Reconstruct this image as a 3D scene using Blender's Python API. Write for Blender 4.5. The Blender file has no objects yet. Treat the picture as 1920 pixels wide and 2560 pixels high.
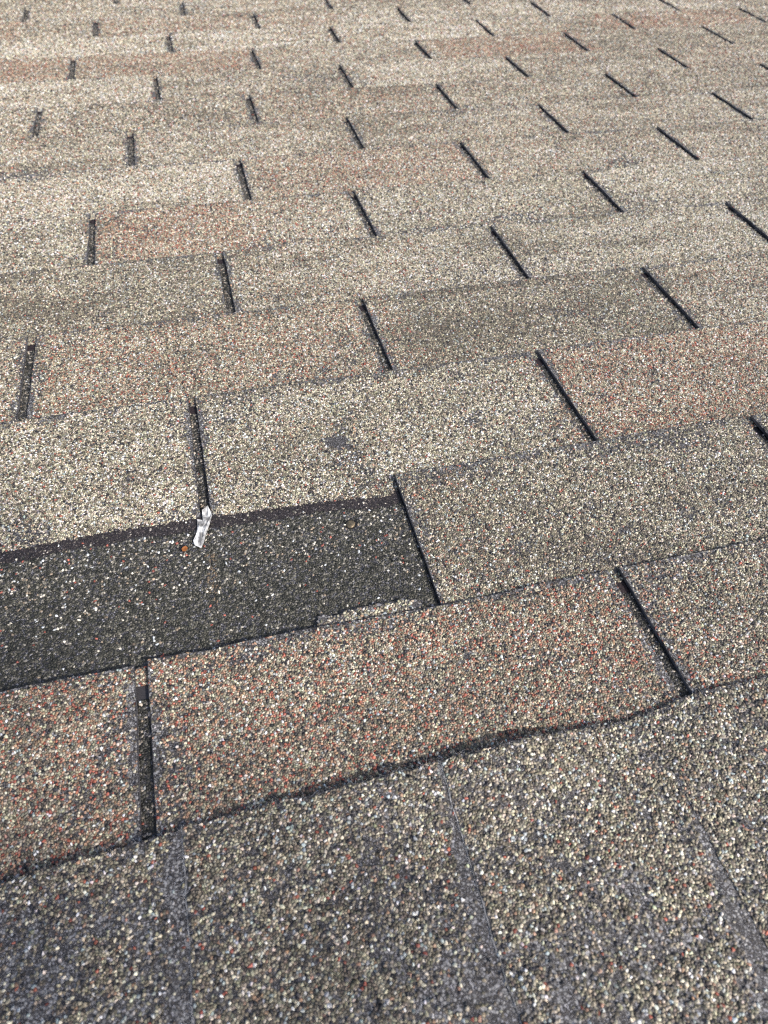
import bpy, math, random
import numpy as np
from mathutils import Matrix, Vector
from mathutils.geometry import delaunay_2d_cdt

rng = np.random.default_rng(11)
random.seed(11)
sc = bpy.context.scene

# ------------------------------------------------------------------ camera, sky, sun, exposure
# The roof is laid out flat (x along the courses, y down the slope, z off the roof) and then pitched as a whole.
PITCH = math.radians(-20)
ROOF = Matrix.Translation((0, 0, 3.2)) @ Matrix.Rotation(PITCH, 4, 'X')
cam_d = bpy.data.cameras.new("camera")
cam = bpy.data.objects.new("camera", cam_d)
sc.collection.objects.link(cam)
CAM_POS = Vector((-0.06619379, -0.1505167, 0.36951581))
rx, ry, rz = (math.radians(a) for a in (43.249609, -1.10308741, -14.3097333))
cam.matrix_world = ROOF @ Matrix.Translation(CAM_POS) @ Matrix.Rotation(rz, 4, 'Z') @ Matrix.Rotation(ry, 4, 'Y') @ Matrix.Rotation(rx, 4, 'X')
cam_d.sensor_width = 36
cam_d.lens = 1786.13 / 2560 * 36
cam_d.clip_start = 0.02
cam_d.clip_end = 500
cam_d.dof.use_dof = True
cam_d.dof.focus_distance = 0.50
cam_d.dof.aperture_fstop = 11.0
sc.camera = cam

sun_local = Vector((0.44, -0.64, 0.62)).normalized()          # towards the sun, in the roof's own frame
sun_dir = (ROOF.to_3x3() @ sun_local).normalized()
sd = bpy.data.lights.new("sun", 'SUN')
sd.energy = 2.9
sd.angle = math.radians(0.5)
sd.color = (1.0, 0.94, 0.875)
sun = bpy.data.objects.new("sun", sd)
sc.collection.objects.link(sun)
sun.rotation_euler = sun_dir.to_track_quat('Z', 'Y').to_euler()
world = bpy.data.worlds.new("World")
sc.world = world
world.use_nodes = True
wn = world.node_tree
sky = wn.nodes.new('ShaderNodeTexSky')
sky.sky_type = 'NISHITA'
sky.dust_density = 4.0
sky.air_density = 0.7
sky.sun_disc = False
sky.sun_elevation = math.asin(sun_dir.z)
sky.sun_rotation = math.atan2(sun_dir.x, sun_dir.y)
wn.links.new(sky.outputs[0], wn.nodes['Background'].inputs[0])
wn.nodes['Background'].inputs[1].default_value = 0.15
sc.view_settings.view_transform = 'Standard'
sc.view_settings.look = 'None'
sc.view_settings.exposure = 0.48
sc.view_settings.gamma = 1.0
sc.cycles.use_denoising = False
sc.cycles.pixel_filter_type = 'BLACKMAN_HARRIS'
sc.cycles.filter_width = 1.15

# ------------------------------------------------------------------ materials
def new_mat(name):
    m = bpy.data.materials.new(name)
    m.use_nodes = True
    return m, m.node_tree, m.node_tree.nodes['Principled BSDF']

def granule_mat(name, rough=0.5, spec=0.45):
    m, nt, b = new_mat(name)
    at = nt.nodes.new('ShaderNodeAttribute'); at.attribute_name = 'col'
    tc = nt.nodes.new('ShaderNodeTexCoord')
    no = nt.nodes.new('ShaderNodeTexNoise'); no.inputs['Scale'].default_value = 1900; no.inputs['Detail'].default_value = 2
    rmp = nt.nodes.new('ShaderNodeMapRange')
    rmp.inputs['From Min'].default_value = 0.3; rmp.inputs['From Max'].default_value = 0.7
    rmp.inputs['To Min'].default_value = 0.78; rmp.inputs['To Max'].default_value = 1.2
    mx = nt.nodes.new('ShaderNodeVectorMath'); mx.operation = 'SCALE'
    nt.links.new(tc.outputs['Object'], no.inputs['Vector'])
    nt.links.new(no.outputs[0], rmp.inputs['Value'])
    nt.links.new(at.outputs['Color'], mx.inputs[0])
    nt.links.new(rmp.outputs[0], mx.inputs['Scale'])
    # bare asphalt (alpha 0) carries fine pale mineral dust
    vo = nt.nodes.new('ShaderNodeTexNoise'); vo.inputs['Scale'].default_value = 2300; vo.inputs['Detail'].default_value = 1
    gt = nt.nodes.new('ShaderNodeMapRange'); gt.inputs['From Min'].default_value = 0.60; gt.inputs['From Max'].default_value = 0.70
    inv = nt.nodes.new('ShaderNodeMath'); inv.operation = 'SUBTRACT'; inv.inputs[0].default_value = 1.0
    ml = nt.nodes.new('ShaderNodeMath'); ml.operation = 'MULTIPLY'
    mix = nt.nodes.new('ShaderNodeMix'); mix.data_type = 'RGBA'; mix.inputs['B'].default_value = (0.40, 0.40, 0.41, 1)
    nt.links.new(tc.outputs['Object'], vo.inputs['Vector']); nt.links.new(vo.outputs[0], gt.inputs['Value'])
    nt.links.new(at.outputs['Alpha'], inv.inputs[1]); nt.links.new(inv.outputs[0], ml.inputs[0]); nt.links.new(gt.outputs[0], ml.inputs[1])
    nt.links.new(ml.outputs[0], mix.inputs['Factor']); nt.links.new(mx.outputs[0], mix.inputs['A'])
    nt.links.new(mix.outputs['Result'], b.inputs['Base Color'])
    b.inputs['Roughness'].default_value = rough
    b.inputs['Specular IOR Level'].default_value = spec
    return m

M_GRAN = granule_mat("ceramic_granules")

def noise_mat(name, c1, c2, scale, rough, spec=0.3, bump=0.0, metal=0.0, detail=4):
    m, nt, b = new_mat(name)
    tc = nt.nodes.new('ShaderNodeTexCoord')
    no = nt.nodes.new('ShaderNodeTexNoise'); no.inputs['Scale'].default_value = scale; no.inputs['Detail'].default_value = detail
    cr = nt.nodes.new('ShaderNodeValToRGB')
    cr.color_ramp.elements[0].position = 0.38; cr.color_ramp.elements[0].color = (*c1, 1)
    cr.color_ramp.elements[1].position = 0.62; cr.color_ramp.elements[1].color = (*c2, 1)
    nt.links.new(tc.outputs['Object'], no.inputs['Vector'])
    nt.links.new(no.outputs[0], cr.inputs[0])
    nt.links.new(cr.outputs[0], b.inputs['Base Color'])
    b.inputs['Roughness'].default_value = rough
    b.inputs['Specular IOR Level'].default_value = spec
    b.inputs['Metallic'].default_value = metal
    if bump:
        bp = nt.nodes.new('ShaderNodeBump'); bp.inputs['Strength'].default_value = bump; bp.inputs['Distance'].default_value = 0.0006
        nt.links.new(no.outputs[0], bp.inputs['Height']); nt.links.new(bp.outputs[0], b.inputs['Normal'])
    return m

M_SEAL = noise_mat("asphalt_sealant", (0.014, 0.010, 0.011), (0.040, 0.029, 0.031), 700, 0.65, bump=0.6)
M_FLAKE = noise_mat("grey_white_flake", (0.19, 0.19, 0.185), (0.74, 0.75, 0.73), 200, 0.85, spec=.15, bump=0.8)
M_ORANGE = noise_mat("orange_flake", (0.20, 0.07, 0.02), (0.36, 0.14, 0.045), 500, 0.6)
M_NAIL = noise_mat("weathered_nail", (0.09, 0.08, 0.06), (0.20, 0.16, 0.10), 500, 0.45, metal=0.4)
M_FIBRE = noise_mat("glass_fibre", (0.42, 0.44, 0.46), (0.62, 0.64, 0.66), 900, 0.5)
M_WOOD = noise_mat("plywood", (0.20, 0.13, 0.07), (0.32, 0.22, 0.13), 30, 0.8)

# ------------------------------------------------------------------ smooth noise
TAB = rng.random((256, 256))
def vnoise(x, y, s, seed=0):
    x = np.asarray(x) / s + 37.7 * seed + 61.3; y = np.asarray(y) / s + 19.1 * seed + 47.9
    ix = np.floor(x).astype(int); iy = np.floor(y).astype(int)
    fx = x - ix; fy = y - iy
    fx = fx * fx * (3 - 2 * fx); fy = fy * fy * (3 - 2 * fy)
    a = TAB[ix & 255, iy & 255]; b = TAB[(ix + 1) & 255, iy & 255]
    c = TAB[ix & 255, (iy + 1) & 255]; d = TAB[(ix + 1) & 255, (iy + 1) & 255]
    return (a * (1 - fx) + b * fx) * (1 - fy) + (c * (1 - fx) + d * fx) * fy
def fbm(x, y, s, seed=0, o=3):
    r = 0; w = 0
    for i in range(o):
        r = r + vnoise(x, y, s / 2 ** i, seed + 5 * i) * 0.6 ** i; w += 0.6 ** i
    return r / w
def hash2(x, y): return (np.abs(np.sin(np.asarray(x) * 91231.7 + np.asarray(y) * 47123.3)) * 9973.31) % 1.0
def sstep(a, b, x):
    t = np.clip((np.asarray(x) - a) / (b - a), 0, 1)
    return t * t * (3 - 2 * t)

# ------------------------------------------------------------------ granule tile: a periodic Voronoi cell pattern of uneven stones
TL = 0.060
def make_tile():
    g = np.random.default_rng(5)
    pts = np.zeros((0, 2)); rad = np.zeros(0)
    for r0, r1, tries in ((1.2, 1.5, 130), (0.80, 1.2, 900), (0.50, 0.80, 16000)):
        for _ in range(tries):
            p = g.random(2) * TL; r = g.uniform(r0, r1) * 1e-3
            if len(pts):
                d = np.abs(pts - p); d = np.minimum(d, TL - d)
                if np.any((d ** 2).sum(1) < (0.80 * (rad + r)) ** 2): continue
            pts = np.vstack([pts, p]); rad = np.append(rad, r)
    n = len(pts); P = []; own = []
    for i in (-1, 0, 1):
        for j in (-1, 0, 1):
            q = pts + np.array([i, j]) * TL
            m = (q[:, 0] > -0.008) & (q[:, 0] < TL + 0.008) & (q[:, 1] > -0.008) & (q[:, 1] < TL + 0.008)
            P.append(q[m]); own.append(np.where(m)[0] if (i, j) == (0, 0) else np.full(m.sum(), -1))
    P = np.vstack(P); own = np.concatenate(own)
    out = delaunay_2d_cdt([Vector((a * 1000, b * 1000)) for a, b in P], [], [], 0, 1e-6)
    vs = np.array([(v.x, v.y) for v in out[0]]) / 1000
    org = [o[0] for o in out[3]]
    tri = np.array(out[2])
    A, B, Cc = vs[tri[:, 0]], vs[tri[:, 1]], vs[tri[:, 2]]
    d = 2 * (A[:, 0] * (B[:, 1] - Cc[:, 1]) + B[:, 0] * (Cc[:, 1] - A[:, 1]) + Cc[:, 0] * (A[:, 1] - B[:, 1]))
    a2, b2, c2 = (A ** 2).sum(1), (B ** 2).sum(1), (Cc ** 2).sum(1)
    ux = (a2 * (B[:, 1] - Cc[:, 1]) + b2 * (Cc[:, 1] - A[:, 1]) + c2 * (A[:, 1] - B[:, 1])) / d
    uy = (a2 * (Cc[:, 0] - B[:, 0]) + b2 * (A[:, 0] - Cc[:, 0]) + c2 * (B[:, 0] - A[:, 0])) / d
    cc = np.stack([ux, uy], 1)
    cells = {}
    for t, f in enumerate(tri):
        for v in f: cells.setdefault(int(v), []).append(t)
    cen, cor, cnt = [], [], []
    for v, ts in cells.items():
        if own[org[v]] < 0: continue
        c = vs[v]; q = cc[ts]; q = q[np.argsort(np.arctan2(q[:, 1] - c[1], q[:, 0] - c[0]))]
        q = q[:10]
        cen.append(c); cnt.append(len(q)); cor.append(np.vstack([q, np.zeros((10 - len(q), 2))]))
    return np.array(cen), np.array(cor), np.array(cnt)
T_CEN, T_COR, T_CNT = make_tile()

# ------------------------------------------------------------------ mesh bag
class Bag:
    def __init__(s): s.v = []; s.c = []; s.loops = []; s.sizes = []; s.n = 0
    def add(s, v, c, faces_list):
        """v n x 3, c n x 3, faces_list: list of (flat index array, sizes array)"""
        c = np.asarray(c); c = c if c.shape[1] == 4 else np.column_stack([c, np.ones(len(c))])
        s.v.append(v); s.c.append(c)
        for f, z in faces_list: s.loops.append(f + s.n); s.sizes.append(z)
        s.n += len(v)
    def build(s, name, mat, parent=None, H=None):
        v = np.concatenate(s.v).astype(np.float32); c = np.concatenate(s.c)
        lo = np.concatenate(s.loops).astype(np.int32); sz = np.concatenate(s.sizes).astype(np.int32)
        me = bpy.data.meshes.new(name)
        me.vertices.add(len(v)); me.vertices.foreach_set('co', v.ravel())
        me.loops.add(len(lo)); me.loops.foreach_set('vertex_index', lo)
        me.polygons.add(len(sz)); st = np.concatenate([[0], np.cumsum(sz)[:-1]]).astype(np.int32)
        me.polygons.foreach_set('loop_start', st)
        at = me.color_attributes.new('col', 'FLOAT_COLOR', 'POINT')
        rgba = np.ones((len(v), 4), np.float32); rgba[:, :3] = np.clip(c[:, :3], 0.004, 0.9); rgba[:, 3] = c[:, 3]; at.data.foreach_set('color', rgba.ravel())
        me.update(calc_edges=True)
        me.materials.append(mat)
        o = bpy.data.objects.new(name, me)
        sc.collection.objects.link(o)
        if parent: o.parent = parent
        return o

ASPH = np.array([0.036, 0.034, 0.036])
def granules(bag, rect, scale, H, colf, keep=None, warp=None, high=1.0, simple=False, seed=0):
    x0, x1, y0, y1 = rect
    g = np.random.default_rng(seed)
    L = TL * scale; ox, oy = g.random(2) * L
    I = np.arange(math.floor((x0 - ox) / L) - 1, math.ceil((x1 - ox) / L) + 1)
    J = np.arange(math.floor((y0 - oy) / L) - 1, math.ceil((y1 - oy) / L) + 1)
    cen, cor, cnt = [], [], []
    for i in I:
        for j in J:
            o = np.array([i * L + ox, j * L + oy]); c = T_CEN * scale + o
            m = (c[:, 0] > x0) & (c[:, 0] < x1) & (c[:, 1] > y0) & (c[:, 1] < y1)
            if m.any():
                cen.append(c[m]); cor.append(T_COR[m] * scale + o); cnt.append(T_CNT[m])
    if not cen: return
    cen = np.concatenate(cen); cor = np.concatenate(cor); cnt = np.concatenate(cnt)
    if keep is not None:
        m = keep(cen[:, 0], cen[:, 1]); cen, cor, cnt = cen[m], cor[m], cnt[m]
        if not len(cen): return
    M = len(cen)
    col, lost, hm = colf(cen[:, 0], cen[:, 1], g)
    mask = np.arange(10)[None, :] < cnt[:, None]
    fc = cor[mask]; cell = np.repeat(np.arange(M), cnt)
    start = np.concatenate([[0], np.cumsum(cnt)[:-1]])
    idx = np.arange(len(fc)); nxt = idx + 1; nxt[start + cnt - 1] = start
    key = np.round(fc / 4e-6).astype(np.int64); key = key[:, 0] * 10_000_000 + key[:, 1]
    _, first, inv = np.unique(key, return_index=True, return_inverse=True); inv = inv.ravel()
    vc = fc[first]
    e = 0.00025
    vc = np.stack([np.clip(vc[:, 0], x0 + e, x1 - e), np.clip(vc[:, 1], y0 + e, y1 - e)], 1)
    cen = np.stack([np.clip(cen[:, 0], x0 + e, x1 - e), np.clip(cen[:, 1], y0 + e, y1 - e)], 1)
    nv = len(vc)
    cornercol = ASPH[None, :] * (1.0 if scale < 1 else 1.8) * (0.4 + 0.6 * g.random((nv, 1)))
    sp = g.random(nv) < 0.035
    cornercol[sp] = np.array([0.34, 0.34, 0.36]) * (0.5 + g.random((sp.sum(), 1)))
    nlost = np.zeros(nv); np.maximum.at(nlost, inv, lost[cell].astype(float))
    rad = np.sqrt(np.bincount(cell, ((fc - cen[cell]) ** 2).sum(1)) / cnt)
    hc = rad * (0.35 + 0.95 * g.random(M) ** 1.4) * hm * high
    hc = np.where(lost, rad * 0.08, hc)
    tilt = g.normal(0, 0.30, (M, 2)) * (~lost)[:, None]
    sf = (np.where(lost, 0.5, g.uniform(0.72, 0.96, M)))[cell] * g.uniform(0.84, 1.08, len(fc))
    th_ = g.uniform(0, np.pi, M); ax_ = np.column_stack([np.cos(th_), np.sin(th_)]); sq = np.where(lost, 1, g.uniform(.50, 1.0, M)); st_ = np.where(lost, 1, g.uniform(.98, 1.28, M))
    q = vc[inv]; dq = (q - cen[cell]) * sf[:, None]
    along = (dq * ax_[cell]).sum(1)[:, None] * ax_[cell]
    ring = cen[cell] + along * st_[cell][:, None] + (dq - along) * sq[cell][:, None]
    ring = np.stack([np.clip(ring[:, 0], x0 + e, x1 - e), np.clip(ring[:, 1], y0 + e, y1 - e)], 1)
    rz_ = hc[cell] * g.uniform(0.45, 0.95, len(fc)) + ((ring - cen[cell]) * tilt[cell]).sum(1)
    rz_ = np.maximum(rz_, 0.00002)
    rc = col[cell] * g.uniform(0.90, 1.10, (len(fc), 1))
    spk = lost[cell] & (g.random(len(fc)) < 0.05)
    rc[spk] = np.array([0.50, 0.50, 0.53]) * g.uniform(0.4, 1.3, (spk.sum(), 1))
    apex = cen + (g.random((M, 2)) - 0.5) * (0.75 * rad)[:, None]
    az = np.maximum(hc + ((apex - cen) * tilt).sum(1), 0.00003)
    vxy = np.concatenate([vc, ring, apex]); vz = np.concatenate([np.zeros(nv), rz_, az])
    vcol = np.concatenate([np.column_stack([cornercol, 1 - nlost]), np.column_stack([rc, ~lost[cell]]), np.column_stack([col, ~lost])])
    quads = np.stack([inv, inv[nxt], nv + nxt, nv + idx], 1).ravel()
    nr = nv + len(fc)
    fan = np.stack([nv + idx, nv + nxt, nr + cell], 1).ravel()
    faces = [(quads, np.full(len(fc), 4)), (fan, np.full(len(fc), 3))]
    z = vz + H(vxy[:, 0], vxy[:, 1])
    if warp is not None: vxy = warp(vxy)
    bag.add(np.column_stack([vxy, z]), vcol, faces)

def slab(bag, rect, H, thick, nx, ny, warp=None, drop=0.00012, side=(0.085, 0.085, 0.092), top=None, edge=None, rim=0):
    """the asphalt sheet itself: grid top, cut sides, underside. edge(x) replaces the far edge when given"""
    x0, x1, y0, y1 = rect
    X, Y = np.meshgrid(np.linspace(x0, x1, nx + 1), np.linspace(0, 1, ny + 1), indexing='ij')
    ye = np.full(nx + 1, y1) if edge is None else edge(X[:, 0])
    Y = y0 + (ye[:, None] - y0) * Y
    xy = np.column_stack([X.ravel(), Y.ravel()])
    z = H(xy[:, 0], xy[:, 1]) - drop
    n = len(xy)
    wx = warp(xy) if warp is not None else xy
    tc = ASPH[None, :] * (0.7 + 0.6 * rng.random((n, 1))) if top is None else np.array(top)[None, :] * (0.8 + 0.4 * rng.random((n, 1)))
    if rim: tc[xy[:, 0] < x0 + rim] = np.array([.17, .168, .16]); m_ = (xy[:, 0] < x0 + rim) & (fbm(xy[:, 0] * 0, xy[:, 1], .009, 33, 3) + .25 * rng.random(n) > .60); tc[m_] = np.array([.36, .36, .355]) * rng.uniform(.45, 1.25, (m_.sum(), 1))
    idx = np.arange(n).reshape(nx + 1, ny + 1)
    topf = np.stack([idx[:-1, :-1], idx[1:, :-1], idx[1:, 1:], idx[:-1, 1:]], -1).reshape(-1, 4)
    bag.add(np.column_stack([wx, z]), tc, [(topf.ravel(), np.full(len(topf), 4))])
    loop = np.concatenate([idx[:, 0], idx[-1, 1:], idx[-2::-1, -1], idx[0, -2:0:-1]])
    m = len(loop)
    a = np.column_stack([wx[loop], z[loop]]); b = a.copy(); b[:, 2] -= thick
    sides = np.stack([np.arange(m), m + np.arange(m), m + (np.arange(m) + 1) % m, (np.arange(m) + 1) % m], 1)
    c = np.array(side)[None, :] * rng.uniform(0.4, 1.9, (2 * m, 1))
    bag.add(np.vstack([a, b]), c, [(sides.ravel(), np.full(m, 4))])
    bt = np.column_stack([wx, z - thick])
    bag.add(bt, np.tile(ASPH, (n, 1)), [(topf[:, ::-1].ravel(), np.full(len(topf), 4))])

# ------------------------------------------------------------------ roof layout
PX = 0.3048                      # tab pitch along the course
T = 0.0033; TH = 0.0023          # rise per course, sheet thickness
YK = [0, .099, .2205, .3475, .4705, .5945, .7180, .8460, .9730, 1.1, 1.2275, 1.354, 1.4775, 1.601, 1.7235, 1.849, 1.974, 2.1, 2.226, 2.352]
XK = {1: -.1422, 2: .0388, 3: -.0965, 4: -.2310, 5: -.0508, 6: -.1832, 7: -.0040, 8: -.1380, 9: -.2657, 10: -.0955, 11: -.2285, 12: -.0635,
      13: -.1965, 14: -.3305, 15: -.1590, 16: -.2930, 17: -.1250}
NK = 17
SW = 0.0076                      # cutout width
RED = [(1, -.40, -.150, .95), (1, -.138, .178, .90), (1, .191, .40, .22), (2, .045, .07, .2), (3, .203, .52, .85), (4, -.225, .071, .55), (4, -.40, -.236, .25),
       (4, .396, .7, .22), (5, -.036, .149, .15), (6, -.174, -.02, 1.), (6, -.02, .088, .4), (7, .02, .29, .8), (7, .333, .573, .25),
       (8, .202, .465, .2), (9, .048, .312, .4), (9, .337, .615, .2), (10, -.086, .067, .15), (10, .806, 1.012, .35), (11, -.5, -.232, .95),
       (11, -.224, .074, .8), (11, .085, .152, .3), (11, .406, .699, 1.), (11, .302, .364, .3), (12, .595, .79, .3), (12, .80, 1.12, .95),
       (13, -.5, -.345, .8), (13, -.18, .101, .6), (13, .121, .252, .4), (15, .1, .5, .6), (16, -.3, 0, .3)]
LIGHT = [(1, -.5, .5, -.22), (2, .04, .5, -.26), (3, -.4, -.1, .02), (3, -.1, .2, -.08), (4, .08, .37, -.32), (5, -.4, -.055, -.22), (5, .0, .25, .1), (5, .27, .7, .12), (6, -.5, -.19, .2),
         (6, .12, .42, .02), (6, .43, .9, .2), (7, -.5, 0, .30), (7, .33, .9, .05), (8, -.1, .16, .1), (8, .48, 1., .15), (9, -.3, 1.2, -.08), (10, -.4, -.1, .30), (10, .2, .51, .2),
         (10, .52, .8, .05), (12, -.4, .58, .35), (11, .7, 1.2, -.1), (13, .3, 1.2, .25), (14, -.5, .4, .05), (16, .2, .8, -.2)]
# patches where granules have washed or worn off: x, y, rx, ry, amount
WORN = [(.011, .268, .012, .008, .80), (.062, .212, .022, .008, .6), (.10, .209, .03, .006, .4), (.24, .210, .05, .009, .5), (.276, .200, .02, .01, .5), (-.1, .585, .02, .006, .2),
        (.199, .603, .05, .010, .6), (.29, .612, .05, .012, .6), (-.26, .848, .06, .022, .7), (.504, .741, .03, .02, .6), (.172, 1.156, .08, .04, .45), (.335, .967, .04, .015, .5),
        (.398, .976, .06, .02, .5), (.45, .62, .05, .03, .35), (.02, .606, .04, .012, .4), (-.157, .544, .03, .02, .1), (.235, .49, .12, .04, .25), (-.155, .055, .012, .03, .5), (.172, .07, .01, .03, .4),
        (-.13, .035, .012, .04, .4), (-.085, .088, .018, .006, .6), (-.06, .1, .03, .005, .5), (.0, .092, .03, .005, .4), (-.225, .40, .01, .03, .3)]

def undul(x, y):
    return undul0(x, y) - .16 * (lambda t: t * t / (t + .06))(np.clip(-.10 - np.asarray(x), 0, 1)) * (1 - sstep(-.01, .10, np.asarray(y) + 0 * np.asarray(x)))  # droop shaped in to dim the near left corner
def undul0(x, y):                 # the deck is not quite flat
    return 0.0026 * (fbm(x, y, 0.42, 3, 2) - 0.5) + 0.0006 * (fbm(x, y, 0.09, 8, 2) - 0.5)
def plane(k):
    y0 = YK[k - 1]; E = YK[k] - y0
    return lambda x, y: T * ((np.asarray(y) - y0) / E - 1) + undul(x, y)

BASE = np.array([[.59, .54, .405], [.40, .362, .262], [.262, .236, .170], [.163, .145, .104], [.095, .083, .066], [.78, .755, .69], [.40, .44, .425], [.32, .105, .07], [.37, .235, .155], [.030, .030, .034]])
PW = np.array([.19, .19, .20, .14, .08, .065, .045, .012, .02, .058])
PRED = np.array([.12, .14, .14, .10, .06, .035, .03, .085, .22, .06])

def exposed_colours(k, lossgain=1.0, cap=False, edges=None):
    def f(x, y, g):
        n = len(x)
        xx = x + 0.03 * (fbm(x, y, 0.05, 21, 2) - 0.5)
        R = np.zeros(n); Li = np.zeros(n)
        if not cap:
            for (kk, a, b, s) in RED:
                if kk == k: R = np.maximum(R, s * sstep(a - .025, a + .006, xx) * (1 - sstep(b - .006, b + .045, xx)))
            for (kk, a, b, s) in LIGHT:
                if kk == k: Li = Li + s * sstep(a - .01, a + .02, xx) * (1 - sstep(b - .02, b + .02, xx))
            if k > 6: R = np.maximum(R * (0.8 + 0.5 * fbm(x, y, .12, 31, 2)), .22)
        else:
            R = np.full(n, 0.07); Li = np.full(n, -.32)
        if not cap:
            Li = Li * 1.35
            streak = fbm(x / 4.0, y, .030, 210 + k, 3)
            Li = Li - (.50 if k > 3 else .30) * sstep(.48, .80, streak + .25 * (fbm(x, y, .025, 260, 2) - .5)) + .22 * sstep(.50, .25, streak)
        P = PW[None, :] * (1 - R)[:, None] + PRED[None, :] * R[:, None]
        patch = fbm(x, y, 0.06, 12, 3)
        # darker, greyer blotches in the colour blend
        dk = sstep(0.58, 0.85, patch) * 0.4
        P[:, 0] *= np.exp(1.6 * Li) * (1 - dk); P[:, 1] *= np.exp(.5 * Li) * (1 - .4 * dk); P[:, 4] *= np.exp(-1.4 * Li); P[:, 5] *= np.exp(2.2 * Li)
        P[:, 3] *= np.exp(-1.6 * Li) * (1 + dk); P[:, 9] *= 1 + 2.5 * dk; P[:, 6] *= 1 + 1.2 * dk
        P /= P.sum(1, keepdims=True)
        cum = np.cumsum(P, 1); u = g.random(n)
        pick = np.minimum((u[:, None] > cum).sum(1), 9)
        col = BASE[pick] * np.exp(g.normal(0, .20, (n, 1))) * (1 + g.normal(0, .04, (n, 3)))
        wear = np.clip(sstep(0.60, 0.86, fbm(x, y, 0.028, 43, 3)) * (0.38 if k < 5 else 0.2), 0, 1) * lossgain
        for (wx, wy, ax, ay, am) in WORN:
            d = np.sqrt(((x - wx) / ax) ** 2 + ((y - wy) / ay) ** 2) + 1.5 * (fbm(x, y, .010, 55, 3) - .5)
            wear = np.maximum(wear, (.75 if (wx, wy) != (.011, .268) else 1.15) * am * (1 - sstep(0.5, 1.35, d)))
        if edges is not None:
            wear = np.maximum(wear, edges(x, y))
        lost = g.random(n) < wear + (0.035 if k < 5 else .015)
        buried = (~lost) & (g.random(n) < wear * 0.5 + 0.06)
        col[lost] = np.array([.058, .053, .047]) * g.uniform(.6, 1.5, (lost.sum(), 1))
        if edges is not None:
            fr = lost & (edges(x, y) > .42) & (g.random(n) < .35)
            col[fr] = np.array([.24, .237, .225]) * g.uniform(.5, 1.5, (fr.sum(), 1))
        col[buried] *= 0.5
        hm = np.where(buried, 0.5, 1.0)
        return col, lost, hm
    return f

def headlap_colours(x, y, g):
    n = len(x)
    B = np.array([[.029, .030, .022], [.057, .056, .042], [.112, .108, .084], [.20, .19, .16], [.62, .58, .48], [.60, .64, .64], [.32, .10, .07], [.30, .24, .17]])
    fade = sstep(.205, .105, y) if False else 1 - sstep(.105, .200, y)
    P = np.array([.33, .31, .215, .09, .020, .011, .006, .020])[None, :] * np.ones((n, 1))
    P[:, 3:] *= (1.75 - 1.35 * fade)[:, None]; P[:, 0] *= (1 + .5 * fade)
    P /= P.sum(1, keepdims=True)
    pick = np.minimum((g.random(n)[:, None] > np.cumsum(P, 1)).sum(1), 7)
    col = B[pick] * np.exp(g.normal(0, .25, (n, 1)))
    st = (np.abs(x - JOINT_X(y)) < .0028 + .003 * (fbm(x, y, .01, 66, 2) - .5)) & (g.random(n) < .45 * sstep(.13, .15, y) * (1 - sstep(.17, .19, y)))
    col[st] = np.array([.17, .13, .085]) * g.uniform(.6, 1.3, (st.sum(), 1))
    lost = (g.random(n) < .16) | ((y < .117) & (np.abs(x - JOINT_X(y) - .004 - .006 * (vnoise(0 * y, y, .005, 17) - .5)) < .0008))
    col[lost] = np.array([.030, .029, .030])
    hole_shade = (np.hypot(x - .0022, (y - .1822) * .9) < .0046) | (np.hypot(x + .1138, y - .1872) < .0028)  # dark recess shade painted round the nail and beside the orange flake
    col[hole_shade] = np.array([.012, .011, .010]); lost = lost & ~hole_shade
    return col, lost, np.where(hole_shade, .2, np.where(pick < 3, .7, 1.0))
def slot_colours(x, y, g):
    c, l, h = headlap_colours(x, y, g); c = c * .6; m = g.random(len(x)) < .08  # headlap tones darkened: the cutouts' shade is put into the colour
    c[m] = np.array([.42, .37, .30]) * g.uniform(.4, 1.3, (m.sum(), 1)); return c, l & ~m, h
def JOINT_X(y): return -.0972 + .0012 * (vnoise(0 * y, y, .018, 4) - .5)

# where the coloured granules give way to the sealant line, on each course's sheet, just upslope of the course above's butt
CE_X = np.array([-.60, -.2315, -.1723, -.0974, -.0123, .0348, .045, .6]); CE_Y = np.array([.209, .2098, .2119, .2111, .2070, .2022, .2095, .2095])
def colour_edge(k):
    if k == 3: return lambda x: np.interp(x, CE_X, CE_Y) + .0012 * (fbm(x, 0 * x, .012, 9, 3) - .5)
    y = YK[k - 1] - .0085
    return lambda x: y + .0010 * (fbm(x, 0 * x + k, .012, 9, 2) - .5)

def lod(y):
    if y < .62: return .86, False
    if y < 1.0: return 1.02, False
    if y < 1.4: return 1.2, False
    return 1.45, False

def edge_wear(x0, x1, y0, y1, gain=1.0, seed=0):
    """granules go first along cut edges"""
    def f(x, y):
        nz = fbm(x, y, .020, 70 + seed, 3)
        w = np.maximum(.62 * (1 - sstep(.0006, .0040, y1 - y)), .62 * (1 - sstep(.0006, .0045, np.minimum(x - x0, x1 - x))))
        w2 = .75 * sstep(.50, .66, nz) * (1 - sstep(.002, .012, y1 - y))
        w3 = .80 * sstep(.46, .62, nz) * (1 - sstep(.002, .009, np.minimum(x - x0, x1 - x)))
        return gain * np.maximum(np.maximum(w, w2), w3)
    return f

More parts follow.
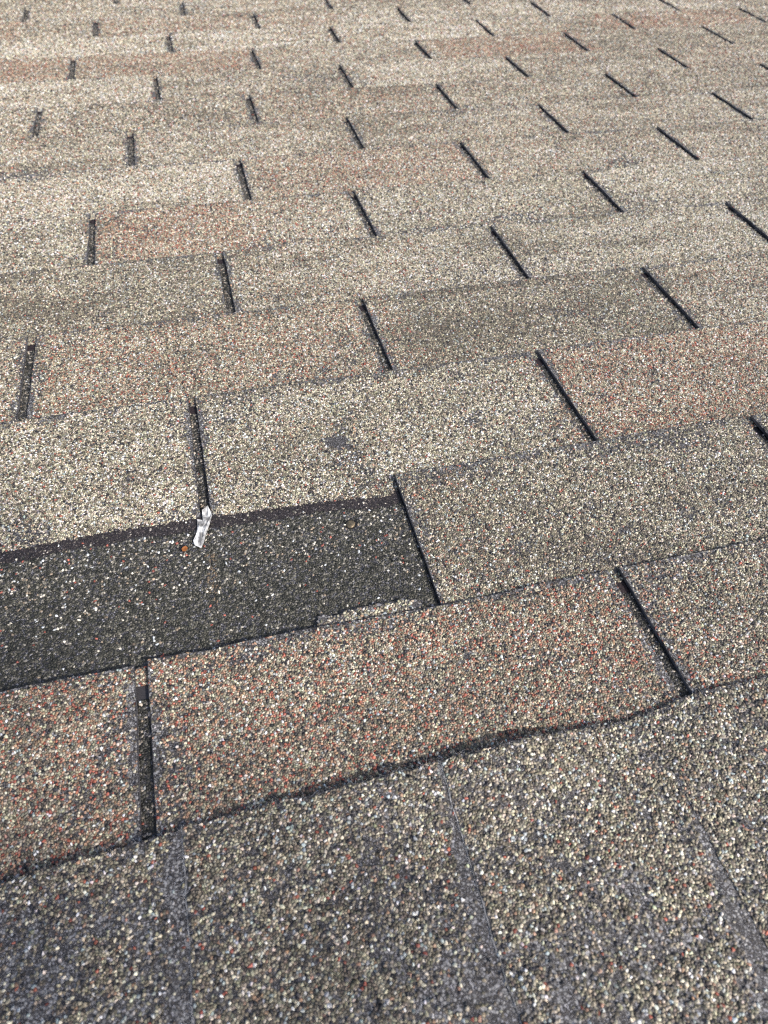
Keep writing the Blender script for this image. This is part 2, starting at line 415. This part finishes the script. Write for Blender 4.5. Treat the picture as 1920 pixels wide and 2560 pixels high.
def tag(o, label=None, cat=None, group=None, kind=None):
    if label: o['label'] = label
    if cat: o['category'] = cat
    if group: o['group'] = group
    if kind: o['kind'] = kind
def empty(name, loc):
    o = bpy.data.objects.new(name, None); o.empty_display_size = .02
    sc.collection.objects.link(o)
    o.matrix_world = ROOF @ Matrix.Translation(loc)
    return o
def place(o): o.matrix_world = ROOF.copy()
def inherit(o, root):            # parts are modelled in roof coordinates: undo the root's own offset
    o.parent = root; o.matrix_parent_inverse = Matrix.Translation(-root_loc[root.name])
root_loc = {}

def build_tab(root, k, n, xs0, xs1, far_clip=None):
    x0, x1 = xs0 + SW / 2, xs1 - SW / 2
    y1 = YK[k]; ce = colour_edge(k)
    yb = (YK[k - 1] - .012) if k > 1 else -.012
    if k == 3: yb = .199
    g = np.random.default_rng(1000 + 40 * k + n)
    scale, simple = lod(YK[k - 1] + .05)
    base = plane(k)
    lc = g.uniform(-.1, 1, 2).clip(0, 1) * (.0009 if k > 1 else .0004); mid = g.uniform(0, .0004)
    if k == 2: lc = np.array([.0010, .0002])
    def H(x, y):
        u = (x - x0) / (x1 - x0); v = sstep(.25, 1.05, (y - YK[k - 1]) / (y1 - YK[k - 1]))
        return base(x, y) + v ** 2 * (lc[0] * np.exp(-u / .12) + lc[1] * np.exp(-(1 - u) / .12) + mid * np.sin(np.pi * np.clip(u, 0, 1)))
    skew = g.normal(0, .0008); rot_ = g.normal(0, .0008)
    s = 300 + 17 * k + 3 * n
    def warp(p):
        p = p.copy(); v = np.clip((p[:, 1] - YK[k - 1]) / (y1 - YK[k - 1]), 0, 1); u = (p[:, 0] - x0) / (x1 - x0)
        if k == 1: p[:, 1] += v * .0026 * (fbm(p[:, 0], 0 * p[:, 0], .030, 190, 4) - .5)
        p[:, 1] += v * (.0018 * (vnoise(p[:, 0], 0 * p[:, 0], .08, s) - .5) + .0007 * (vnoise(p[:, 0], 0 * p[:, 0], .012, s + 1) - .5) + rot_ * (u - .5) * 2)
        side = np.abs(u - .5) * 2
        p[:, 0] += side * (.0009 * (vnoise(np.sign(u - .5), p[:, 1], .025, s + 2) - .5) + .0004 * (vnoise(np.sign(u - .5), p[:, 1], .006, s + 3) - .5)) + skew * v
        return p
    bag = Bag()
    hi = not simple
    slab(bag, (x0, x1, YK[k - 1] - .004, y1), H, TH, 120 if hi else 40, 16 if hi else 8, warp)
    granules(bag, (x0, x1, yb, y1), scale, H, exposed_colours(k, edges=edge_wear(x0, x1, yb - 1, y1, 1.0 if hi else .6, k)), keep=lambda x, y: y > ce(x), warp=warp, simple=simple, seed=500 + 50 * k + n)
    o = bag.build('tab', M_GRAN, None); inherit(o, root)
    return o

# ------------------------------------------------------------------ the courses of three-tab shingles
def visible_x(k):
    y = (YK[k] + YK[k - 1]) / 2
    return (np.interp(y, [-.065, .246, 1.79, 2.2], [-.204, -.235, -.391, -.43]) - .06, np.interp(y, [-.145, .121, 1.536, 1.8], [.112, .296, 1.275, 1.52]) + .06)
ORD = ['', 'first', 'second', 'third', 'fourth', 'fifth', 'sixth', 'seventh', 'eighth', 'ninth', 'tenth', 'eleventh', 'twelfth', 'thirteenth', 'fourteenth', 'fifteenth', 'sixteenth', 'seventeenth']
GROUP = "three-tab asphalt shingles laid in overlapping courses down the roof"

def look_of(k, xa, xb):
    xs = np.linspace(xa, xb, 60); r = np.zeros(60); l = np.zeros(60)
    for (kk, a, b, s) in RED:
        if kk == k: r = np.maximum(r, s * ((xs > a) & (xs < b)))
    for (kk, a, b, s) in LIGHT:
        if kk == k: l += s * ((xs > a) & (xs < b))
    if (r > .5).mean() > .7: return 'reddish'
    if (r > .5).mean() > .12: return 'tan shingle turning reddish,'
    if r.mean() > .14: return 'pinkish tan'
    if l.mean() > .12: return 'pale cream'
    if l.mean() < -.08: return 'dull olive brown'
    return 'mixed tan and grey'

def headlap(root, k, xa, xb, missing=None):
    """the part of a strip that lies under the courses above it; it shows only through the cutouts and where tabs are gone"""
    base = plane(k)
    H = lambda x, y: base(x, y) - 0.0001
    bag = Bag()
    y0 = YK[k] - .300 if k > 2 else YK[k] - .26
    slab(bag, (xa, xb, y0, YK[k - 1] - .0042), H, TH, 60, 10)
    ce = colour_edge(k)
    vis = visible_x(k)
    if k >= 2:
        if k == 3:
            a, b = max(xa, -.34), min(xb, XK[2] + .004)
            if a < b:
                granules(bag, (a - .0004, b + .0004, YK[1] - .012, .2135), .95, H, headlap_colours,
                         keep=lambda x, y: y < ce(x) - .0006 - (.0095 + .005 * (fbm(x, y, .02, 77, 3) - .5)) * (hash2(x, y) > .13), high=.9, seed=77)
        for n in range(-4, 9):
            xs = XK[k - 1] + n * PX
            if xs < max(xa, vis[0]) or xs > min(xb, vis[1]): continue
            if k == 3 and xs < 0.1: continue
            scale, simple = lod(YK[k - 1])
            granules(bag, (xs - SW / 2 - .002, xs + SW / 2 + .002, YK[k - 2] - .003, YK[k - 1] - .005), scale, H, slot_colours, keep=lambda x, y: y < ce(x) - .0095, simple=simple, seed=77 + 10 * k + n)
    o = bag.build('headlap', M_GRAN); inherit(o, root)
    # the black sealant line on it
    if k >= 2:
        a, b = max(xa, vis[0] - .1) + .001, min(xb, vis[1] + .1) - .001
        if b > a:
            nx = int((b - a) / .0012) + 2; ny = 8
            X = np.linspace(a, b, nx); bag = Bag()
            top_ = ce(X) + .0004; wid = .0098 + .0035 * (fbm(X, 0 * X, .03, 77, 3) - .5) + .0012 * (vnoise(X, 0 * X, .003, 7) - .5)
            V = np.linspace(0, 1, ny)
            Y = top_[:, None] - wid[:, None] * V[None, :]; XX = np.repeat(X[:, None], ny, 1)
            prof = np.sin(np.pi * V) ** .5
            Z = H(XX, Y) + .00005 + (.00030 + .00035 * (fbm(XX, Y, .004, 5, 3) - .5)) * prof[None, :]
            idx = np.arange(nx * ny).reshape(nx, ny)
            f = np.stack([idx[:-1, :-1], idx[:-1, 1:], idx[1:, 1:], idx[1:, :-1]], -1).reshape(-1, 4)
            bag.add(np.column_stack([XX.ravel(), Y.ravel(), Z.ravel()]), np.tile(ASPH, (nx * ny, 1)), [(f.ravel(), np.full(len(f), 4))])
            if k == 3:
                bag = Bag()
                a_, b_ = max(xa, -.34), min(xb, XK[2] + .004)
                def seal_col(x, y, g):
                    n = len(x); c = np.array([.030, .024, .024]) * np.exp(g.normal(0, .35, (n, 1)))
                    m = g.random(n) < .05; c[m] = np.array([.13, .11, .095]); m = g.random(n) < .012; c[m] = np.array([.5, .46, .4])
                    return c, np.zeros(n, bool), np.where(g.random(n) < .3, .55, .22)
                if a_ < b_: granules(bag, (a_ - .0004, b_ + .0004, .190, .2135), .7, lambda x, y: H(x, y) + .0003, seal_col, keep=lambda x, y: (y < ce(x) + .0006) & (y > ce(x) - .0095 - .005 * (fbm(x, y, .02, 77, 3) - .5) - .0012 * (hash2(x, y) - .5)), seed=9)
                if not bag.v: return
            s = bag.build('sealant_strip', M_SEAL if k != 3 else M_GRAN); inherit(s, root)
            if k == 3: s['label'] = 'dark sealant line laid bare where the tabs above are gone'

def course_mod(k):
    return round((XK[2] - .1332 * (k - 2) - XK[k]) / PX)

strips = []
for k in range(1, NK + 1):
    va, vb = visible_x(k); s = course_mod(k); got = {}
    for n in range(-8, 12):
        a = XK[k] + n * PX
        if a + PX < va or a > vb: continue
        if k == 2 and n < 0: continue
        got.setdefault((n - s) // 3, []).append(n)
    ids = sorted(got)
    for i, q in enumerate(ids):
        strips.append((k, q * 3 + s, got[q], i, len(ids)))
strip_roots = {}
for (k, n0, ns, i, tot) in strips:
    xa = XK[k] + n0 * PX; xb = xa + 3 * PX
    loc = Vector((xa, YK[k], 0)); root = empty('asphalt_shingle', loc); root_loc[root.name] = loc
    va, vb = visible_x(k)
    lk = look_of(k, max(xa, va + .06), min(xb, vb - .06))
    lk = lk if 'shingle' in lk else lk + ' shingle'
    pos = {1: 'alone', 2: ['left', 'right'], 3: ['left', 'middle', 'right']}[tot]
    pos = pos if isinstance(pos, str) else pos[i]
    special = {(1, 0): 'reddish shingle whose butt edge borders the dark torn-away patch', (2, 0): 'greyish tan shingle whose left cut edge ends the dark torn-away patch'}
    lab = f"{lk} in the {ORD[k]} course from the ridge, {pos}"
    if k == 2: lab = 'greyish tan shingle whose left cut edge ends the dark torn-away patch'
    tag(root, lab, 'roof shingle', GROUP)
    for n in ns:
        a = XK[k] + n * PX
        t = build_tab(root, k, n, a, a + PX)
    headlap(root, k, xa, xb)

# what is left of the shingle whose tabs were torn off
loc = Vector((XK[2] - 3 * PX, YK[1], 0)); torn = empty('torn_shingle', loc); root_loc[torn.name] = loc
tag(torn, 'ragged stub of a shingle whose tabs have torn off, edging the dark bare patch', 'roof shingle')
H2 = plane(2)
bag = Bag(); slab(bag, (XK[2] - 3 * PX, XK[2] - .0006, -.03, YK[1] - .0015), lambda x, y: H2(x, y) - .0001, TH, 60, 6)
for yy0, yy1, cf in ((-.006, .0770, slot_colours), (.0855, .0985, exposed_colours(1, lossgain=.3))):
    granules(bag, (XK[1] - SW / 2 - .002, XK[1] + SW / 2 + .002, yy0, yy1), .9, H2, cf, seed=5)
o = bag.build('headlap', M_GRAN); inherit(o, torn)
SX = np.array([-.0375, -.0362, -.0330, -.0250, -.0168, -.006, .003, .0103, .020, .0299, .0352])
SY = np.array([.0935, .1060, .1090, .1075, .1105, .1090, .1110, .1092, .1100, .1065, .0960])
stub_edge = lambda x: np.interp(x, SX, SY) + .0036 * (fbm(x, 0 * x, .004, 90, 2) - .5)
bag = Bag()
Hs = lambda x, y: H2(x, y) + .0001 + .0006 * sstep(.099, .108, y) * (.3 + fbm(x, y, .02, 14, 2))
slab(bag, (-.0375, .0352, .0935, .11), Hs, TH * .8, 60, 8, edge=stub_edge, side=(.16, .165, .17))
granules(bag, (-.0375, .0352, .0935, .114), 1.0, Hs, exposed_colours(2, lossgain=1.6, edges=lambda x, y: .75 * (1 - sstep(.0003, .003, stub_edge(x) - y)) + .3 * (fbm(x, y, .006, 3, 2) > .5)), keep=lambda x, y: y < stub_edge(x) - .0004, seed=31)
o = bag.build('tab_stub', M_GRAN); inherit(o, torn)

# ------------------------------------------------------------------ ridge caps: each laps the one to its left
CAPX = [-.392, -.1252, .0088, .1290, .262]
CAP_LABEL = ['shaded ridge cap shingle in the bottom left corner of the picture', 'ridge cap shingle with a bare grey worn band down its right side, second from left',
             'large speckled ridge cap shingle with a pale torn left edge, right of middle', 'ridge cap shingle at the bottom right corner, its left edge rubbed bare']
def cap_lift(x, y):
    v = 1 - sstep(.0, .055, -y)
    return v ** 1.5 * (.0072 * np.exp(-((x - .055) / .040) ** 2) + .0052 * np.exp(-((x + .03) / .055) ** 2) + .0034 * np.exp(-((x + .19) / .04) ** 2) - .0002 * np.exp(-((x - .135) / .02) ** 2))
def ridge_bend(y): return -np.where(y < -.155, (-.155 - y) * .75, 0)
for i in range(4):
    e0 = CAPX[i]; e1 = CAPX[i + 1]; w = .137
    if i == 0: e0 = -.2592
    def H(x, y, e0=e0, i=i):
        r = (e0 + .134 - x) / .134
        up = .0002 * np.exp(-np.clip(x - e0, 0, 1) / .012)
        return .0002 + (.0006 if i < 3 else .0001) * r + undul(x, y) + cap_lift(x, y) + ridge_bend(y) + up * (fbm(x * 0, y, .05, 5 + i, 2))
    def warp(p, e0=e0, i=i):
        p = p.copy(); u = np.exp(-np.clip(p[:, 0] - e0, 0, 1) / .02)
        p[:, 0] += u * (.0020 * (fbm(p[:, 0] * 0, p[:, 1], .03, 60 + i, 3) - .5) + .0010 * (fbm(p[:, 0] * 0, p[:, 1], .005, 80 + i, 2) - .5))
        v = np.exp(np.clip(p[:, 1], -1, 0) / .02)
        p[:, 1] += v * (.0016 * (vnoise(p[:, 0], 0 * p[:, 0], .05, 61 + i) - .5) + .0020 * (vnoise(p[:, 0], 0 * p[:, 0], .010, 62 + i) - .5) + .0016 * (vnoise(p[:, 0], 0 * p[:, 0], .0035, 72 + i) - .5) + np.interp(p[:, 0], [-.21, -.15, .05, .12, .17, .25], [-.003, -.003, -.002, -.002, .004, .004]))
        return p
    def cap_edges(x, y, e0=e0, e1=e1, i=i):
        nz = fbm(x, y, .03, 88 + i, 3)
        wband = np.interp(-y, [0, .02, .05, .08, .11, .15], [.006, .009, .011, .012, .009, .008]) if i == 0 else np.interp(-y, [0, .05, .08, .11, .15], [.0002, .0004, .006, .012, .014]) if i == 2 else np.interp(-y, [0, .02, .05, .08, .11, .15], [.0008, .003, .006, .009, .011, .013])
        d = e1 - x
        w = .90 * (1 - sstep(.45, 1.5, d / (wband * (.3 + 1.2 * nz + .5 * fbm(x, y, .007, 98 + i, 2)))))
        w = np.maximum(w, (.45 if i < 3 else .12) * (1 - sstep(.0005, .003, x - e0)))
        w = np.maximum(w, .35 * (1 - sstep(.0006, .003, -y)))
        blot = (.55 * sstep(.46, .66, fbm(x, y, .013, 140 + i, 3)) + .5 * sstep(.55, .72, fbm(x, y, .035, 150 + i, 3))) * np.interp(-y, [0, .03, .08], [.4, .8, 1.])
        if i == 0: blot = np.maximum(blot, .80 * sstep(.44, .60, fbm(x, y, .018, 161, 3)))  # extra bare patches on the left cap, partly standing in for shade
        return np.maximum(w, blot * .8)
    bag = Bag()
    slab(bag, (e0, e0 + w, -.30, 0), H, TH, 137, 150, warp, side=(.24, .24, .235), drop=.00005, rim=(.0010 if i < 3 else 0))
    granules(bag, (e0 + (.0004 if i < 3 else -.0003), min(e0 + w, e1 + .008), -.19, 0), .92, H, exposed_colours(0, lossgain=1.2, cap=True, edges=cap_edges), warp=warp, seed=200 + i)
    loc = Vector((e0, 0, 0)); o = bag.build('ridge_cap_shingle', M_GRAN)
    o.data.transform(Matrix.Translation(-loc)); o.matrix_world = ROOF @ Matrix.Translation(loc)
    tag(o, CAP_LABEL[i], 'ridge cap', 'ridge cap shingles lapped along the top of the roof')
    # torn glass fibres along the exposed left edge and the far edge
    fb = Bag()
    def hair(p, d, L, r=.00007):
        seg = 4; pts = []; c = np.array(p, float); dd = np.array(d, float)
        for s_ in range(seg + 1):
            pts.append(c.copy()); c = c + dd * L / seg; dd = dd + rng.normal(0, .35, 3); dd[2] = dd[2] * .5; dd /= np.linalg.norm(dd)
        pts = np.array(pts); V = []
        for s_, q in enumerate(pts):
            rr = r * (1 - .7 * s_ / seg)
            for a_ in range(3): V.append(q + rr * np.array([math.cos(a_ * 2.094), .3 * math.sin(a_ * 2.094), math.sin(a_ * 2.094)]))
        F = [(s_ * 3 + a_, s_ * 3 + (a_ + 1) % 3, s_ * 3 + 3 + (a_ + 1) % 3, s_ * 3 + 3 + a_) for s_ in range(seg) for a_ in range(3)]
        fb.add(np.array(V), np.full((len(V), 3), .5), [(np.array(F).ravel(), np.full(len(F), 4))])
    for _ in range(170 if i in (1, 2) else 60):
        y = -rng.random() * .16; q = warp(np.array([[e0, y]]))[0]
        z = float(H(np.array([e0]), np.array([y]))[0])
        hair((q[0] + .0002, q[1], z + .0001), (rng.normal(-.4, .5), rng.normal(0, .8), .15), rng.uniform(.0012, .004))
    for _ in range(60):
        x = e0 + rng.random() * .134; q = warp(np.array([[x, 0.]]))[0]
        z = float(H(np.array([x]), np.array([0.]))[0])
        hair((q[0], q[1] - .0003, z), (rng.normal(0, .8), rng.normal(.4, .5), .1), rng.uniform(.0012, .005))
    h = fb.build('frayed_fibres', M_FIBRE); h.parent = o; h.data.transform(Matrix.Translation(-loc)); h['kind'] = 'stuff'

# ------------------------------------------------------------------ small things on the bare patch
H3 = plane(3)
def hz(x, y): return float(H3(np.array([x]), np.array([y]))[0])
def solid(name, outline, zf, th, mat, loc):
    """a thin bent chip: the outline triangulated round an inner ring, top and underside and edge"""
    P = np.array(outline); c = P.mean(0); n = len(P)
    rings = [P, c + (P - c) * .66, c + (P - c) * .33, c[None, :]]
    V = np.vstack(rings); z = np.array([zf(x, y) for x, y in V])
    F = []
    for r in range(2):
        for a_ in range(n): b_ = (a_ + 1) % n; F.append((r * n + a_, r * n + b_, (r + 1) * n + b_, (r + 1) * n + a_))
    for a_ in range(n): F.append((2 * n + a_, 2 * n + (a_ + 1) % n, 3 * n))
    m = len(V); F2 = [tuple(reversed([q + m for q in f])) for f in F]
    S_ = [(a_, m + a_, m + (a_ + 1) % n, (a_ + 1) % n) for a_ in range(n)]
    me = bpy.data.meshes.new(name)
    top = np.column_stack([V, z]) - np.array(loc); bot = top.copy(); bot[:, 2] -= th
    me.from_pydata(np.vstack([top, bot]).tolist(), [], [tuple(reversed(f)) if False else f for f in F] + F2 + S_)
    me.update(); me.materials.append(mat)
    o = bpy.data.objects.new(name, me); sc.collection.objects.link(o); o.matrix_world = ROOF @ Matrix.Translation(loc)
    return o
FL = [[-0.095, 0.2195], [-0.0933, 0.2131], [-0.093, 0.2099], [-0.0948, 0.2042], [-0.0967, 0.1987], [-0.0990, 0.1927], [-0.1007, 0.1869], [-0.1031, 0.1823], [-0.1071, 0.1854], [-0.1079, 0.1897],
      [-0.1051, 0.195], [-0.1038, 0.2030], [-0.1038, 0.2093], [-0.1001, 0.208], [-0.0984, 0.2119], [-0.0994, 0.2162]]
FL = [[-.0995 + (x + .0995) * .97 + .0012, y + .0002] for x, y in FL]
def fz(x, y):
    s_ = (y - .182) / .037
    return hz(x, y) + .0014 + .0012 * s_ + .0006 * math.sin(s_ * 6.0) + .0007 * abs(x + .100 - (y - .2) * .25) / .006 + .0005 * math.sin(x * 2100 + y * 900)
o = solid('flake', FL, fz, .0004, M_FLAKE, (-.1, .2, 0))
tag(o, 'pale grey and white curled flake lying across the sealant line beside the orange speck', 'flake')
OR = [[-.1125 + (x + .1125) * .7, .185 + (y - .185) * .7] for x, y in [[-.1150, .1832], [-.1118, .1826], [-.1098, .1850], [-.1112, .1872], [-.1142, .1868], [-.1158, .1850]]]
o = solid('flake', OR, lambda x, y: hz(x, y) + .0019 + .18 * (x + .1125) + .2 * (y - .185), .0010, M_ORANGE, (-.1125, .185, 0))
tag(o, 'tiny orange flake on the dark bare patch below the pale one', 'flake')
# nail
loc = Vector((.0016, .1818, hz(.0016, .1818)))
nail = empty('roofing_nail', loc); tag(nail, 'weathered brown round nail head set in the dark bare patch', 'nail')
def lathe(name, prof, mat, seg=28):
    V = []; F = []
    for r, z in prof:
        for a_ in range(seg): t = 2 * math.pi * a_ / seg; V.append((r * math.cos(t) * (1 + .04 * math.sin(3 * t)), r * math.sin(t), z))
    for j in range(len(prof) - 1):
        for a_ in range(seg): b_ = (a_ + 1) % seg; F.append((j * seg + a_, j * seg + b_, (j + 1) * seg + b_, (j + 1) * seg + a_))
    F.append(tuple(range(seg - 1, -1, -1))); F.append(tuple((len(prof) - 1) * seg + a_ for a_ in range(seg)))
    me = bpy.data.meshes.new(name); me.from_pydata(V, [], F); me.update(); me.materials.append(mat)
    for p in me.polygons: p.use_smooth = True
    o = bpy.data.objects.new(name, me); sc.collection.objects.link(o); return o
h = lathe('nail_head', [(.0010, -.0002), (.0029, .0000), (.0034, .0004), (.0031, .0010), (.0020, .0014), (.0008, .0015)], M_NAIL); h.parent = nail
h.rotation_euler = (.10, -.12, 0)
s_ = lathe('nail_shank', [(.0013, -.024), (.0014, -.001), (.0013, -.0003)], M_NAIL, 12); s_.parent = nail

# ------------------------------------------------------------------ deck under it all
def box(name, lo, hi, mat):
    V = [(x, y, z) for x in (lo[0], hi[0]) for y in (lo[1], hi[1]) for z in (lo[2], hi[2])]
    F = [(0, 1, 3, 2), (4, 6, 7, 5), (0, 4, 5, 1), (2, 3, 7, 6), (0, 2, 6, 4), (1, 5, 7, 3)]
    me = bpy.data.meshes.new(name); me.from_pydata(V, [], F); me.update(); me.materials.append(mat)
    o = bpy.data.objects.new(name, me); sc.collection.objects.link(o); place(o); return o
d = box('roof_deck', (-1.6, -.10, -.034), (2.4, 2.35, -.016), M_WOOD); d['kind'] = 'structure'

# ------------------------------------------------------------------ ground and an unseen tree added so that its thin crown shades the near left corner
def flat(name, lo, hi, z, mat):
    me = bpy.data.meshes.new(name); me.from_pydata([(lo, lo, z), (hi, lo, z), (hi, hi, z), (lo, hi, z)], [], [(0, 1, 2, 3)]); me.update(); me.materials.append(mat)
    o = bpy.data.objects.new(name, me); sc.collection.objects.link(o); return o
gnd = flat('ground', -200, 200, 0, noise_mat('lawn', (.035, .06, .02), (.08, .11, .04), 3, .9)); gnd['kind'] = 'structure'
def shade_tree(dist, R):
    az = Vector((sun_local.x, sun_local.y, 0)).normalized(); pp = Vector((-az.y, az.x, 0))
    tgt = pp * (-.022 - R) + az * (-.10)
    cen = ROOF @ (tgt + sun_local * dist)
    root = bpy.data.objects.new('tree', None); sc.collection.objects.link(root); root.location = (cen.x, cen.y, 0)
    tag(root, 'unseen slender tree with a thin leafy crown, added to shade the bottom left corner', 'tree')
    g = np.random.default_rng(3); V = []; F = []
    n = 2600
    d = g.normal(0, 1, (n, 3)); d /= np.linalg.norm(d, axis=1)[:, None]; r = g.random(n) ** (1 / 2.6)
    P = d * r[:, None] * np.array([R, R, R * 1.5])
    for p in P:
        a = g.normal(0, 1, 3); a /= np.linalg.norm(a); b = np.cross(a, g.normal(0, 1, 3)); b /= np.linalg.norm(b); L = g.uniform(.028, .05); W = L * .45
        k0 = len(V); V += [p - a * L, p + b * W, p + a * L, p - b * W]; F.append((k0, k0 + 1, k0 + 2, k0 + 3))
    z0 = cen.z
    me = bpy.data.meshes.new('crown'); me.from_pydata([(v[0], v[1], v[2] + z0) for v in V], [], F); me.update(); me.materials.append(noise_mat('leaves', (.04, .07, .02), (.08, .12, .035), 8, .6))
    c = bpy.data.objects.new('crown', me); sc.collection.objects.link(c); c.parent = root
    V = []; F = []
    def limb(a, b, r0, r1, seg=6):
        a = np.array(a, float); b = np.array(b, float); k0 = len(V)
        for i in range(seg + 1):
            t = i / seg; q = a + (b - a) * t + np.array([.04 * math.sin(3 * t + a[2]), .04 * math.cos(4 * t), 0]) * min(1, t * 3) * (1 - t); rr = r0 + (r1 - r0) * t
            for j in range(8): V.append((q[0] + rr * math.cos(j * .785), q[1] + rr * math.sin(j * .785), q[2]))
        for i in range(seg):
            for j in range(8): F.append((k0 + i * 8 + j, k0 + i * 8 + (j + 1) % 8, k0 + (i + 1) * 8 + (j + 1) % 8, k0 + (i + 1) * 8 + j))
    limb((0, 0, 0), (0, 0, z0 + R * .9), .11, .008, 14)
    for i in range(14):
        t = g.uniform(-1.1, .8); a = g.random() * 6.28; limb((0, 0, z0 + t * R), (.75 * R * math.cos(a), .75 * R * math.sin(a), z0 + (t + .35) * R), .012, .003, 4)
    me = bpy.data.meshes.new('trunk'); me.from_pydata(V, [], F); me.update(); me.materials.append(noise_mat('bark', (.07, .05, .035), (.15, .11, .08), 20, .9))
    c = bpy.data.objects.new('trunk', me); sc.collection.objects.link(c); c.parent = root
shade_tree(7.5, .85)
print('TOTAL verts', sum(len(m.vertices) for m in bpy.data.meshes), 'polys', sum(len(m.polygons) for m in bpy.data.meshes))
